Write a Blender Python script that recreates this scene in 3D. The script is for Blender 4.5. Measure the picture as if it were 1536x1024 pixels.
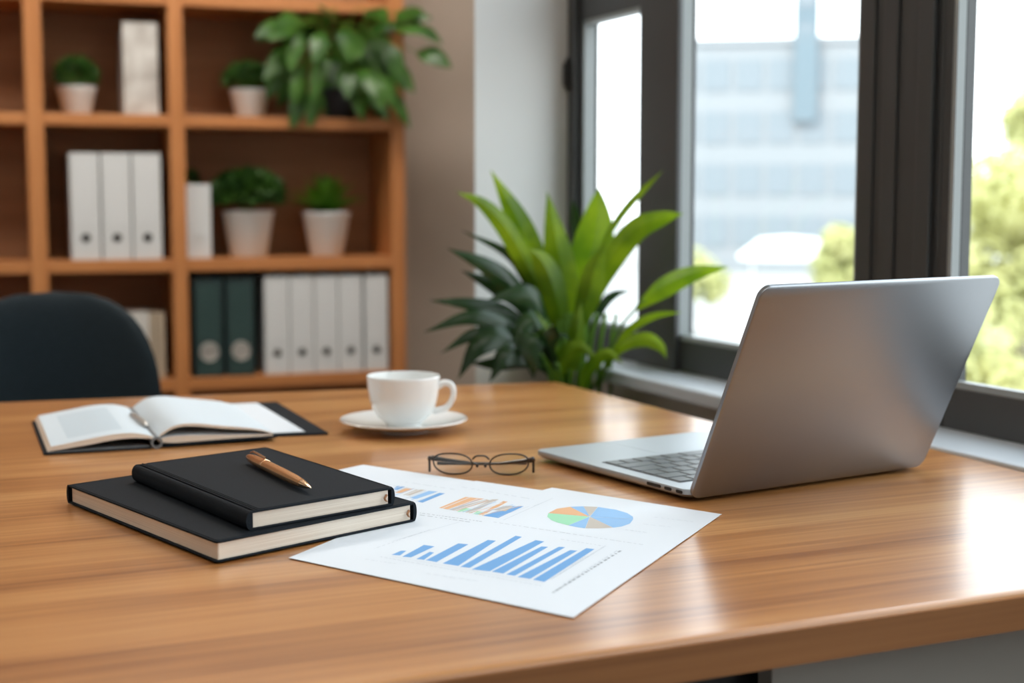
import bpy, bmesh, math, random
from mathutils import Vector, Matrix, noise

SC = bpy.context.scene
for o in list(bpy.data.objects):
    bpy.data.objects.remove(o)
R = math.radians
V = Vector

# ------------------------------------------------------------ camera, world, sun, exposure
YAW, PITCH = R(23.794), R(5.631)
cam_d = bpy.data.cameras.new('camera')
cam = bpy.data.objects.new('camera', cam_d)
SC.collection.objects.link(cam)
cam.location = (0, 0, 1.03)
cam.rotation_euler = (math.pi/2 - PITCH, 0, -YAW)
cam_d.sensor_width = 36
cam_d.lens = 2150/1536*36
cam_d.clip_start = 0.02
cam_d.clip_end = 500
cam_d.dof.use_dof = True
cam_d.dof.focus_distance = 1.24
cam_d.dof.aperture_fstop = 4.4
SC.camera = cam
SC.view_settings.view_transform = 'Standard'
SC.view_settings.look = 'None'
SC.view_settings.gamma = 1
SC.view_settings.use_curve_mapping = False
SC.view_settings.exposure = 0.0

SKY = 4.3
FILL = 17  # power of the added ceiling fill panels
world = bpy.data.worlds.new('sky')
SC.world = world
world.use_nodes = True
wn = world.node_tree
bg = wn.nodes['Background']
tc = wn.nodes.new('ShaderNodeTexCoord')
sx = wn.nodes.new('ShaderNodeSeparateXYZ')
rp = wn.nodes.new('ShaderNodeValToRGB')
wn.links.new(tc.outputs['Generated'], sx.inputs[0])
wn.links.new(sx.outputs['Z'], rp.inputs[0])
wn.links.new(rp.outputs[0], bg.inputs[0])
rp.color_ramp.elements[0].position = 0.0
rp.color_ramp.elements[0].color = (0.95, 0.97, 1.0, 1)
rp.color_ramp.elements[1].position = 0.9
rp.color_ramp.elements[1].color = (0.80, 0.90, 1.0, 1)
bg.inputs[1].default_value = SKY

sun_d = bpy.data.lights.new('sun', 'SUN')
sun_d.energy = 3.0
sun_d.angle = R(2)
sun_d.color = (1, .95, .85)
sun = bpy.data.objects.new('sun', sun_d)
SC.collection.objects.link(sun)
sun.rotation_euler = (R(42), 0, R(-70))     # shines from behind the building onto the yard and the block opposite

try:
    SC.cycles.use_denoising = True
    SC.cycles.max_bounces = 10
    SC.cycles.diffuse_bounces = 5
    SC.cycles.glossy_bounces = 4
    SC.cycles.transparent_max_bounces = 12
    SC.cycles.caustics_reflective = False
    SC.cycles.caustics_refractive = False
    SC.cycles.sample_clamp_indirect = 6
except Exception:
    pass

# ------------------------------------------------------------ materials
def mat(name, col, rough=.5, metal=0, spec=.5, **kw):
    m = bpy.data.materials.new(name)
    m.use_nodes = True
    b = m.node_tree.nodes['Principled BSDF']
    b.inputs['Base Color'].default_value = (*col, 1)
    b.inputs['Roughness'].default_value = rough
    b.inputs['Metallic'].default_value = metal
    b.inputs['Specular IOR Level'].default_value = spec
    for k, v in kw.items():
        b.inputs[k.replace('_', ' ')].default_value = v
    return m

def nodes(m):
    return m.node_tree.nodes, m.node_tree.links, m.node_tree.nodes['Principled BSDF']

def noise_col(m, c1, c2, scale=(1, 1, 1), nscale=5, detail=3, bump=0, lo=.35, hi=.65, dist=.01):
    N, L, b = nodes(m)
    t = N.new('ShaderNodeTexCoord'); mp = N.new('ShaderNodeMapping')
    mp.inputs['Scale'].default_value = scale
    nz = N.new('ShaderNodeTexNoise'); nz.inputs['Scale'].default_value = nscale; nz.inputs['Detail'].default_value = detail
    cr = N.new('ShaderNodeValToRGB')
    cr.color_ramp.elements[0].position = lo; cr.color_ramp.elements[0].color = (*c1, 1)
    cr.color_ramp.elements[1].position = hi; cr.color_ramp.elements[1].color = (*c2, 1)
    L.new(t.outputs['Object'], mp.inputs[0]); L.new(mp.outputs[0], nz.inputs[0])
    L.new(nz.outputs[0], cr.inputs[0]); L.new(cr.outputs[0], b.inputs['Base Color'])
    if bump:
        bp = N.new('ShaderNodeBump'); bp.inputs['Strength'].default_value = bump; bp.inputs['Distance'].default_value = dist
        L.new(nz.outputs[0], bp.inputs['Height']); L.new(bp.outputs[0], b.inputs['Normal'])
    return m

def wood(name, c_dark, c_mid, c_light, rough, axis='X', coat=0, fine=1.0):
    m = mat(name, c_mid, rough)
    N, L, b = nodes(m)
    t = N.new('ShaderNodeTexCoord')
    def nz(sc, s, d, rot=0):
        mp = N.new('ShaderNodeMapping'); mp.inputs['Scale'].default_value = sc
        mp.inputs['Rotation'].default_value = (0, 0, rot)
        n = N.new('ShaderNodeTexNoise'); n.inputs['Scale'].default_value = s; n.inputs['Detail'].default_value = d
        n.inputs['Roughness'].default_value = .6
        L.new(t.outputs['Object'], mp.inputs[0]); L.new(mp.outputs[0], n.inputs[0])
        return n
    if axis == 'X': big, fin = (.45, 6, 6), (1.2, 70, 70)
    elif axis == 'Z': big, fin = (9, 9, .6), (60, 60, 1.5)
    a = nz(big, 2.2, 4); f = nz(fin, 2.0*fine, 5)
    mx = N.new('ShaderNodeMix'); mx.data_type = 'FLOAT'; mx.inputs[0].default_value = .42
    L.new(a.outputs[0], mx.inputs[2]); L.new(f.outputs[0], mx.inputs[3])
    cr = N.new('ShaderNodeValToRGB')
    e = cr.color_ramp.elements
    e[0].position = .36; e[0].color = (*c_dark, 1)
    e[1].position = .64; e[1].color = (*c_light, 1)
    k = cr.color_ramp.elements.new(.5); k.color = (*c_mid, 1)
    L.new(mx.outputs[0], cr.inputs[0]); L.new(cr.outputs[0], b.inputs['Base Color'])
    bp = N.new('ShaderNodeBump'); bp.inputs['Strength'].default_value = .06; bp.inputs['Distance'].default_value = .002
    L.new(f.outputs[0], bp.inputs['Height']); L.new(bp.outputs[0], b.inputs['Normal'])
    if coat:
        b.inputs['Coat Weight'].default_value = coat
        b.inputs['Coat Roughness'].default_value = .2
    return m

M = {}
M['desk'] = wood('desk_wood', (.27, .092, .022), (.50, .215, .064), (.65, .33, .12), .30, coat=.5)
M['edgewood_shaded'] = wood('desk_edge_wood_shaded', (.17, .06, .018), (.25, .10, .032), (.31, .13, .045), .4)  # darker band wood, with part of the front edge's shade in its colour
M['panelgrey'] = mat('warm_grey_panel', (.30, .27, .24), .6)
M['shelfwood'] = wood('shelf_wood', (.36, .135, .038), (.46, .18, .055), (.54, .23, .08), .45, 'X')
M['shelfwood_v'] = wood('shelf_wood_upright', (.36, .135, .038), (.46, .18, .055), (.54, .23, .08), .45, 'Z')
M['shelfback'] = wood('shelf_back_board', (.27, .125, .055), (.34, .16, .072), (.41, .20, .09), .6, 'X')
M['wall'] = noise_col(mat('greige_plaster', (.4, .35, .3), .9), (.42, .355, .295), (.54, .465, .395), nscale=1.5)
M['pier'] = noise_col(mat('white_plaster', (.75, .75, .73), .85), (.76, .77, .76), (.82, .83, .82), nscale=2)
M['wall_light'] = noise_col(mat('light_greige_plaster', (.7, .64, .56), .9), (.68, .62, .54), (.76, .70, .62), nscale=1.5)
M['ceil'] = mat('ceiling_paint', (.8, .79, .76), .9)
M['floor'] = noise_col(mat('floor_carpet', (.12, .11, .1), .9), (.10, .095, .09), (.15, .14, .13), nscale=60)
M['frame'] = mat('anthracite_frame', (.045, .047, .048), .42)
M['gasket'] = mat('black_gasket', (.012, .012, .012), .6)
M['bead'] = mat('grey_glazing_bead', (.27, .295, .295), .4)
M['sill'] = mat('sill_lacquer', (.52, .56, .6), .35)
M['blackmetal'] = mat('black_steel', (.012, .013, .014), .45)
M['leather'] = noise_col(mat('black_leather', (.016, .018, .021), .68, 0, .06), (.009, .012, .016), (.015, .019, .024), nscale=900, bump=.25, dist=.0004)
M['pages'] = mat('page_edges', (.8, .7, .58), .8)
M['paper'] = mat('white_paper', (.70, .745, .80), .75)
M['notepaper'] = mat('notebook_paper', (.62, .69, .745), .8)
M['printblock'] = mat('pale_printed_block', (.53, .61, .67), .8)
M['alu'] = mat('brushed_aluminium', (.30, .31, .325), .35, 1.0)
M['alu_deck'] = mat('aluminium_deck', (.42, .455, .485), .40, .75)
M['key'] = mat('keycap', (.055, .065, .07), .35)
M['keywell'] = mat('key_well', (.02, .022, .024), .5)
M['screen'] = mat('screen_glass', (.01, .01, .012), .12)
M['porcelain'] = mat('white_porcelain', (.82, .83, .82), .12, Coat_Weight=.5)
M['copper'] = mat('polished_copper', (.86, .48, .24), .26, .9)
M['copper_l'] = mat('light_copper', (.95, .66, .42), .14, 1.0)
M['gunmetal'] = mat('gunmetal', (.05, .042, .038), .3, .6)
M['greyboard'] = mat('grey_endpaper', (.16, .17, .18), .6)
M['chair'] = noise_col(mat('dark_teal_fabric', (.012, .02, .025), .8, 0, .25), (.006, .013, .017), (.011, .020, .026), nscale=300, bump=.2, dist=.001)
M['pot'] = mat('white_ceramic_pot', (.76, .79, .80), .4)
M['darkpot'] = mat('slate_pot', (.025, .03, .04), .45)
M['soil'] = noise_col(mat('soil', (.03, .02, .012), .95), (.02, .013, .008), (.05, .033, .02), nscale=80)
M['binder'] = mat('white_binder_board', (.62, .64, .65), .5)
M['binder_dark'] = mat('dark_green_binder_board', (.011, .028, .030), .45)
M['ringhole'] = mat('ring_hole_black', (.01, .01, .01), .5)
M['ring'] = mat('ring_steel', (.62, .60, .57), .35, .8)
M['label_dark'] = mat('green_spine_label', (.018, .050, .047), .6)
M['label_white'] = mat('white_spine_label', (.64, .66, .675), .55)
M['bookbeige'] = mat('beige_cloth_book', (.42, .34, .25), .7)
M['bookgrey'] = mat('grey_white_book', (.55, .54, .51), .7)
M['marble'] = noise_col(mat('pale_mottled_board', (.6, .6, .58), .5), (.40, .37, .34), (.66, .65, .62), nscale=14, detail=4)
M['ribbon'] = mat('copper_ribbon', (.35, .16, .07), .5)
M['blue'] = mat('blue_ink', (.11, .33, .66), .6)
M['blue_l'] = mat('light_blue_ink', (.24, .46, .75), .6)
M['orange'] = mat('orange_ink', (.72, .40, .20), .6)
M['tan'] = mat('tan_ink', (.50, .45, .40), .6)
M['green'] = mat('green_ink', (.30, .66, .42), .6)
M['grey'] = mat('grey_ink', (.30, .34, .38), .6)
M['lgrey'] = mat('pale_grey_ink', (.50, .55, .61), .6)

def leafmat(name, c1, c2, rough=.4, trans=.35, nscale=6):
    m = bpy.data.materials.new(name); m.use_nodes = True
    N, L = m.node_tree.nodes, m.node_tree.links
    b = N['Principled BSDF']; b.inputs['Roughness'].default_value = rough
    t = N.new('ShaderNodeTexCoord')
    n = N.new('ShaderNodeTexNoise'); n.inputs['Scale'].default_value = nscale
    cr = N.new('ShaderNodeValToRGB')
    cr.color_ramp.elements[0].position = .35; cr.color_ramp.elements[0].color = (*c1, 1)
    cr.color_ramp.elements[1].position = .65; cr.color_ramp.elements[1].color = (*c2, 1)
    tr = N.new('ShaderNodeBsdfTranslucent')
    mx = N.new('ShaderNodeMixShader'); mx.inputs[0].default_value = trans
    L.new(t.outputs['Object'], n.inputs[0]); L.new(n.outputs[0], cr.inputs[0])
    L.new(cr.outputs[0], b.inputs['Base Color']); L.new(cr.outputs[0], tr.inputs[0])
    L.new(b.outputs[0], mx.inputs[1]); L.new(tr.outputs[0], mx.inputs[2])
    L.new(mx.outputs[0], N['Material Output'].inputs[0])
    return m
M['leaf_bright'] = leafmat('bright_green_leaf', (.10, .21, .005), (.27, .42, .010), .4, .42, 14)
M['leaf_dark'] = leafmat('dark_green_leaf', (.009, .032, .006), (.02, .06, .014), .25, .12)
M['leaf_stem'] = leafmat('green_stem', (.09, .22, .02), (.16, .33, .04), .5, .3)
M['leaf_bush'] = leafmat('bush_leaf', (.015, .06, .008), (.06, .16, .018), .5, .3, 20)
M['leaf_vine'] = leafmat('vine_leaf', (.022, .085, .008), (.07, .18, .025), .36, .3, 9)
M['leaf_spike'] = leafmat('spiky_leaf', (.05, .16, .008), (.15, .34, .025), .5, .3, 9)
M['leaf_tree'] = leafmat('tree_leaf', (.40, .42, .17), (.72, .70, .36), .8, .45, .8)

def glassmat():
    m = bpy.data.materials.new('window_glass'); m.use_nodes = True
    N, L = m.node_tree.nodes, m.node_tree.links
    tr = N.new('ShaderNodeBsdfTransparent'); tr.inputs[0].default_value = (.96, .98, .975, 1)
    gl = N.new('ShaderNodeBsdfGlossy'); gl.inputs['Roughness'].default_value = .02
    lw = N.new('ShaderNodeLayerWeight'); lw.inputs[0].default_value = .5
    pw = N.new('ShaderNodeMath'); pw.operation = 'POWER'; pw.inputs[1].default_value = 5
    fr = N.new('ShaderNodeMath'); fr.operation = 'MULTIPLY_ADD'; fr.inputs[1].default_value = .5; fr.inputs[2].default_value = .025
    L.new(lw.outputs['Facing'], pw.inputs[0]); L.new(pw.outputs[0], fr.inputs[0])
    mx = N.new('ShaderNodeMixShader')
    L.new(fr.outputs[0], mx.inputs[0]); L.new(tr.outputs[0], mx.inputs[1]); L.new(gl.outputs[0], mx.inputs[2])
    L.new(mx.outputs[0], N['Material Output'].inputs[0])
    return m
M['glass'] = glassmat()
# page block edges: fine horizontal sheets
N, L, b = nodes(M['pages'])
t = N.new('ShaderNodeTexCoord'); mp = N.new('ShaderNodeMapping'); mp.inputs['Scale'].default_value = (6, 6, 2600)
nz = N.new('ShaderNodeTexNoise'); nz.inputs['Scale'].default_value = 1
cr = N.new('ShaderNodeValToRGB')
cr.color_ramp.elements[0].position = .3; cr.color_ramp.elements[0].color = (.60, .50, .40, 1)
cr.color_ramp.elements[1].position = .7; cr.color_ramp.elements[1].color = (.80, .72, .62, 1)
L.new(t.outputs['Object'], mp.inputs[0]); L.new(mp.outputs[0], nz.inputs[0]); L.new(nz.outputs[0], cr.inputs[0]); L.new(cr.outputs[0], b.inputs['Base Color'])

# ------------------------------------------------------------ helpers
COL = SC.collection
def empty(name, label, cat, loc=(0, 0, 0), rotz=0, group=None):
    o = bpy.data.objects.new(name, None); COL.objects.link(o)
    o.empty_display_size = .05
    o.location = loc; o.rotation_euler = (0, 0, rotz)
    o['label'] = label; o['category'] = cat
    if group: o['group'] = group
    return o
def obj(name, bm, m, parent=None, smooth=True, kind=None, label=None, bevel=0, loc=None, seg=2, rotz=None):
    me = bpy.data.meshes.new(name)
    bmesh.ops.recalc_face_normals(bm, faces=bm.faces)
    bm.to_mesh(me); bm.free()
    for x in (m if isinstance(m, (list, tuple)) else [m]):
        me.materials.append(M[x])
    if smooth:
        for p in me.polygons: p.use_smooth = True
        try:
            me.set_sharp_from_angle(angle=R(38))
        except Exception: pass
    o = bpy.data.objects.new(name, me); COL.objects.link(o)
    if parent: o.parent = parent
    if kind: o['kind'] = kind
    if label: o['label'] = label
    if loc: o.location = loc
    if rotz is not None: o.rotation_euler = (0, 0, rotz)
    if bevel:
        md = o.modifiers.new('bevel', 'BEVEL'); md.width = bevel; md.segments = seg; md.limit_method = 'ANGLE'; md.angle_limit = R(35)
        md.harden_normals = False
    return o
def tag(o, label, cat, group=None):
    o['label'] = label; o['category'] = cat
    if group: o['group'] = group
    return o
def nb(): return bmesh.new()
def box(bm, x0, x1, y0, y1, z0, z1, mi=0):
    v = [bm.verts.new(p) for p in ((x0,y0,z0),(x1,y0,z0),(x1,y1,z0),(x0,y1,z0),(x0,y0,z1),(x1,y0,z1),(x1,y1,z1),(x0,y1,z1))]
    for f in ((0,3,2,1),(4,5,6,7),(0,1,5,4),(1,2,6,5),(2,3,7,6),(3,0,4,7)):
        bm.faces.new([v[i] for i in f]).material_index = mi
    return bm
def hexa(bm, lo, hi):       # lo / hi: four corner points each
    v = [bm.verts.new(p) for p in list(lo) + list(hi)]
    n = len(lo)
    bm.faces.new(v[:n][::-1]); bm.faces.new(v[n:])
    for i in range(n):
        j = (i+1) % n
        bm.faces.new((v[i], v[j], v[n+j], v[n+i]))
    return bm
def prism(bm, poly, z0, z1):
    return hexa(bm, [(p[0], p[1], z0) for p in poly], [(p[0], p[1], z1) for p in poly])
def flat(bm, poly, z, mi):
    f = bm.faces.new([bm.verts.new((p[0], p[1], z)) for p in poly]); f.material_index = mi
def lathe(bm, prof, seg=48, c=(0, 0, 0)):
    rings = []
    for r, z in prof:
        if r < 1e-6: rings.append([bm.verts.new((c[0], c[1], c[2]+z))])
        else: rings.append([bm.verts.new((c[0]+r*math.cos(2*math.pi*i/seg), c[1]+r*math.sin(2*math.pi*i/seg), c[2]+z)) for i in range(seg)])
    for a, b_ in zip(rings, rings[1:]):
        for i in range(seg):
            j = (i+1) % seg
            if len(a) == 1 and len(b_) == 1: continue
            if len(a) == 1: bm.faces.new((a[0], b_[i], b_[j]))
            elif len(b_) == 1: bm.faces.new((a[i], a[j], b_[0]))
            else: bm.faces.new((a[i], a[j], b_[j], b_[i]))
    return bm
def catmull(pts, n=6, closed=False):
    pts = [V(p) for p in pts]; out = []
    k = len(pts)
    rng = range(k) if closed else range(k-1)
    for i in rng:
        p1, p2 = pts[i], pts[(i+1) % k]
        p0 = pts[(i-1) % k] if (closed or i > 0) else p1*2-p2
        p3 = pts[(i+2) % k] if (closed or i+2 < k) else p2*2-p1
        for s in range(n):
            t = s/n
            out.append(.5*((2*p1)+(p2-p0)*t+(2*p0-5*p1+4*p2-p3)*t*t+(3*p1-p0-3*p2+p3)*t**3))
    if not closed: out.append(pts[-1])
    return out
def tube(bm, pts, rad, seg=10, closed=False, flatz=1.0):
    pts = [V(p) for p in pts]; n = len(pts)
    rs = rad if isinstance(rad, (list, tuple)) else [rad]*n
    rings = []
    up = V((0, 0, 1)); 
    prev = None
    for i, p in enumerate(pts):
        if closed: d = pts[(i+1) % n]-pts[i-1]
        else: d = pts[min(i+1, n-1)]-pts[max(i-1, 0)]
        d.normalize()
        if prev is None:
            a = d.cross(up)
            if a.length < .1: a = d.cross(V((1, 0, 0)))
        else:
            a = prev - d*prev.dot(d)
        a.normalize(); prev = a
        b_ = d.cross(a)
        rings.append([bm.verts.new(p + (a*math.cos(2*math.pi*k/seg)+b_*math.sin(2*math.pi*k/seg)*flatz)*rs[i]) for k in range(seg)])
    m = n if closed else n-1
    for i in range(m):
        A, B = rings[i], rings[(i+1) % n]
        for k in range(seg):
            j = (k+1) % seg
            bm.faces.new((A[k], A[j], B[j], B[k]))
    if not closed:
        bm.faces.new(rings[0][::-1]); bm.faces.new(rings[-1])
    return bm
def blade(bm, path, width, fold=.25, side=None, n=5, wpow=1.0, peak=.4, mi=0, base_w=.12):
    """one leaf: a folded strip along a smooth path, widest at `peak`"""
    P = catmull(path, n); m = len(P)
    rows = []
    for i, p in enumerate(P):
        t = i/(m-1)
        d = (P[min(i+1, m-1)]-P[max(i-1, 0)]).normalized()
        s = side if side is not None else V((0, 0, 1)).cross(d)
        s = s - d*s.dot(d)
        if s.length < 1e-4: s = V((1, 0, 0))
        s.normalize(); u = d.cross(s)
        if t < peak: w = base_w+(1-base_w)*math.sin(math.pi/2*t/peak)
        else: w = math.cos(math.pi/2*(t-peak)/(1-peak))**wpow
        w = max(w, .02)*width/2
        rows.append([bm.verts.new(p+s*w*k+u*abs(k)*w*fold) for k in (-1, -.5, 0, .5, 1)])
    for a, b_ in zip(rows, rows[1:]):
        for k in range(4):
            bm.faces.new((a[k], a[k+1], b_[k+1], b_[k])).material_index = mi
    return bm
def rrect(x0, x1, y0, y1, r, n=5):
    out = []
    for cx, cy, a0 in ((x1-r, y1-r, 0), (x0+r, y1-r, 90), (x0+r, y0+r, 180), (x1-r, y0+r, 270)):
        for i in range(n+1):
            a = R(a0+90*i/n); out.append((cx+r*math.cos(a), cy+r*math.sin(a)))
    return out
def copy_tree(o, parent=None):
    c = o.copy(); COL.objects.link(c)
    if parent: c.parent = parent
    for ch in list(o.children):
        copy_tree(ch, c)
    return c

# ------------------------------------------------------------ room shell
SA = R(-4.76)                       # the back wall and bookshelf stand a little off square
E1 = V((math.cos(SA), math.sin(SA), 0)); E2 = V((-math.sin(SA), math.cos(SA), 0))
S0 = V((0, 4.45, 0))
def SP(s, dep=0, z=0): return S0+E1*s+E2*dep+V((0, 0, z))

def struct(name, bm, m, parent=None, **k):
    return obj(name, bm, m, parent, kind='structure' if parent is None else None, smooth=False, **k)
WX0, WX1 = 1.17, 1.45               # window wall, inner and outer face
PY = 2.443                          # far end of the window opening
H = 2.75
PLAN = [(-3.15, -3.3), (1.45, -3.3), (1.45, 2.30), (1.222, 2.45), (1.222, 2.66), (2.12, 4.65), (-3.15, 5.10)]
struct('floor', prism(nb(), PLAN, -.12, 0), 'floor')
struct('ceiling', prism(nb(), PLAN, H, H+.12), 'ceil')
bm = nb(); box(bm, -3.3, 2.13, 0, .12, 0, H)
wb = struct('wall_back', bm, 'wall'); wb.location = SP(0, .33); wb.rotation_euler = (0, 0, SA)
struct('wall_left', box(nb(), -3.1, -3.0, -3.3, 5.0, 0, H), 'pier')
struct('wall_front', box(nb(), -3.1, 1.45, -3.3, -3.2, 0, H), 'pier')
bm = nb()                           # window wall: below the sill, and above the windows
box(bm, WX0, WX1, -3.2, PY, 0, .728)
box(bm, WX0, WX1, -3.2, PY, 2.42, H)
box(bm, WX0, WX1, -3.2, -2.6, .728, 2.42)
struct('wall_right', bm, 'wall_light')
PP = [(1.003, PY), (1.222, PY), (1.222, PY+.22), (1.11, PY+.22)]
struct('wall_pier', prism(nb(), PP, .775, H), 'pier')
struct('wall_pier_base', prism(nb(), PP, 0, .775), 'wall_light')
struct('wall_recess', prism(nb(), [(1.16, 2.663), (1.222, 2.663), (2.12, 4.65), (2.04, 4.65)], 0, H), 'pier')
bm = nb(); box(bm, 1.09, 1.40, -2.6, PY, .730, .7515)
o = struct('trim_1', bm, 'sill', bevel=.003)

# windows: dark frames with grey beads; members listed as (y0, y1) seen from the room
def frame_bar(bm, y0, y1, z0, z1, x0=1.19, x1=1.222):
    box(bm, x0, x1, y0, y1, z0, z1)
ZB, ZT = .7515, 2.42
def window(n, ya, yb, zt, root_bars):
    """ya..yb clear opening of the sash, zt glass top; the frame bars are the window's own mesh"""
    bm = nb()
    for b_ in root_bars: frame_bar(bm, *b_)
    w = struct('window_%d' % n, bm, 'frame', bevel=.002)
    return w
def pane(parent, ya, yb, z0, z1, xg=1.2125):
    bm = nb(); box(bm, xg, xg+.004, ya, yb, z0, z1)
    g = obj('glass_pane', bm, 'glass', parent, smooth=False)
    bm = nb()                       # the bead all round, facing the room side
    box(bm, 1.1905, xg, yb-.007, yb, z0, z1); box(bm, 1.1905, xg, ya, ya+.007, z0, z1)
    box(bm, 1.1905, xg, ya, yb, z0, z0+.008); box(bm, 1.1905, xg, ya, yb, z1-.008, z1)
    obj('glazing_bead', bm, 'bead', parent, smooth=False, label='light grey bead around the glass')
    bm = nb()
    box(bm, xg+.004, 1.221, yb-.004, yb, z0, z1); box(bm, xg+.004, 1.221, ya, ya+.004, z0, z1)
    box(bm, xg+.004, 1.221, ya, yb, z0, z0+.005); box(bm, xg+.004, 1.221, ya, yb, z1-.005, z1)
    obj('outer_reveal', bm, 'frame', parent, smooth=False)
# window 1: the narrow left sash, with a transom at 1.36 m and a fanlight over it
w1 = window(1, 2.132, 2.379, 1.355, [(2.379, PY, ZB, ZT), (2.035, 2.132, ZB, ZT), (2.132, 2.379, ZB, .803), (2.132, 2.379, 1.355, 1.44), (2.132, 2.379, 2.36, ZT)])
pane(w1, 2.132, 2.379, .803, 1.355); pane(w1, 2.132, 2.379, 1.44, 2.36)
bm = nb()
box(bm, 1.180, 1.19, 2.02, 2.147, ZB, ZT)     # sash overlap strip
box(bm, 1.180, 1.19, 2.39, 2.405, ZB, ZT)
obj('frame_rebate', bm, 'frame', w1, smooth=False, bevel=.002)
bm = nb(); box(bm, 1.176, 1.19, 2.415, 2.437, 1.240, 1.285); box(bm, 1.179, 1.188, 2.42, 2.432, 1.232, 1.293)
obj('hinge', bm, 'gasket', w1, bevel=.004, label='black window hinge')
# window 2: the wide pane, ribbed mullion on its near side
w2 = window(2, 1.562, 2.035, 2.36, [(1.40, 1.562, ZB, ZT), (1.562, 2.035, ZB, .803), (1.562, 2.035, 2.36, ZT)])
pane(w2, 1.562, 2.035, .803, 2.36)
bm = nb()
for a, b_, x in ((1.530, 1.562, 1.186), (1.484, 1.512, 1.186), (1.412, 1.440, 1.182)):
    box(bm, x, 1.19, a, b_, ZB, ZT)
obj('mullion_rib', bm, 'frame', w2, smooth=False, bevel=.002)
# window 3 and the windows further along the same wall
yb = 1.40
w3 = window(3, .35, 1.372, 2.36, [(1.385, 1.40, ZB, ZT), (.35, 1.385, ZB, .803), (.35, 1.385, 2.36, ZT), (.22, .35, ZB, ZT)])
pane(w3, .35, 1.385, .803, 2.36, 1.203)
w4 = window(4, -.85, .22, 2.36, [(-.85, .22, ZB, .803), (-.85, .22, 2.36, ZT), (-.98, -.85, ZB, ZT)])
pane(w4, -.85, .22, .803, 2.36)
w5 = window(5, -2.47, -.98, 2.36, [(-2.47, -.98, ZB, .803), (-2.47, -.98, 2.36, ZT), (-2.6, -2.47, ZB, ZT)])
pane(w5, -2.47, -.98, .803, 2.36)

# unseen ceiling panels added as fill light for the shelf and back wall
def fill_light_panel(x, y, w, label):
    t = empty('fill_light_panel', label, 'fill light', (x, y, H), SA, 'added ceiling fill panels')
    obj('frame', box(nb(), -.62, .62, -.17, .17, -.03, 0), 'bead', t, smooth=False)
    obj('fill_panel_face', box(nb(), -.60, .60, -.15, .15, -.032, -.030), 'fill_glow', t, smooth=False)
    ld = bpy.data.lights.new('fill_light', 'AREA'); ld.shape = 'RECTANGLE'; ld.size = 1.2; ld.size_y = .3
    ld.energy = w; ld.color = (1, .94, .86)
    lo = bpy.data.objects.new('fill_light', ld); COL.objects.link(lo); lo.parent = t; lo.location = (0, 0, -.04)
m = mat('fill_panel_glow', (.9, .9, .88), .5); M['fill_glow'] = m
nodes(m)[2].inputs['Emission Color'].default_value = (1, .92, .82, 1); nodes(m)[2].inputs['Emission Strength'].default_value = 4
fill_light_panel(.95, 3.35, FILL*1.9, 'added ceiling fill panel in front of the bookshelf')
fill_light_panel(-.8, 3.2, FILL, 'added ceiling fill panel towards the left wall')
fill_light_panel(.2, .2, FILL*.2, 'added ceiling fill panel above the desk front')
fill_light_panel(-1.4, .2, FILL*.2, 'added ceiling fill panel to the left of the desk')

# ------------------------------------------------------------ bookshelf
shelf_root = empty('bookshelf', 'tall open bookshelf of warm orange-brown wood against the back wall', 'bookshelf', SP(0, 0, 0), SA)
UP = [(-.95, -.90), (-.231, -.182), (.4065, .4558), (.814, .8586), (1.496, 1.541)]
LEV = [(.10, .137), (.450, .487), (.815, .852), (1.249, 1.284), (1.608, 1.645), (2.05, 2.085)]
DP = .31
for i, (a, b_) in enumerate(UP):
    obj('side_panel' if i in (0, 4) else 'divider', box(nb(), a, b_, 0, DP-.01, 0, 2.05), 'shelfwood_v', shelf_root, smooth=False, bevel=.002)
for (z0, z1) in LEV[:-1]:
    for (a, b_), (c, d) in zip(UP, UP[1:]):
        obj('shelf', box(nb(), b_, c, .004, DP-.01, z0, z1), 'shelfwood', shelf_root, smooth=False, bevel=.002)
obj('top_board', box(nb(), -.96, 1.551, -.005, DP, *LEV[-1]), 'shelfwood', shelf_root, smooth=False, bevel=.002)
obj('plinth', box(nb(), -.90, 1.496, .03, .05, 0, .10), 'shelfwood', shelf_root, smooth=False)
obj('back_panel', box(nb(), -.95, 1.541, DP-.01, DP, 0, 2.05), 'shelfback', shelf_root, smooth=False, label='darker back board')
Z1, Z2, Z3 = .487, .852, 1.284      # the shelf tops with things on them

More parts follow.
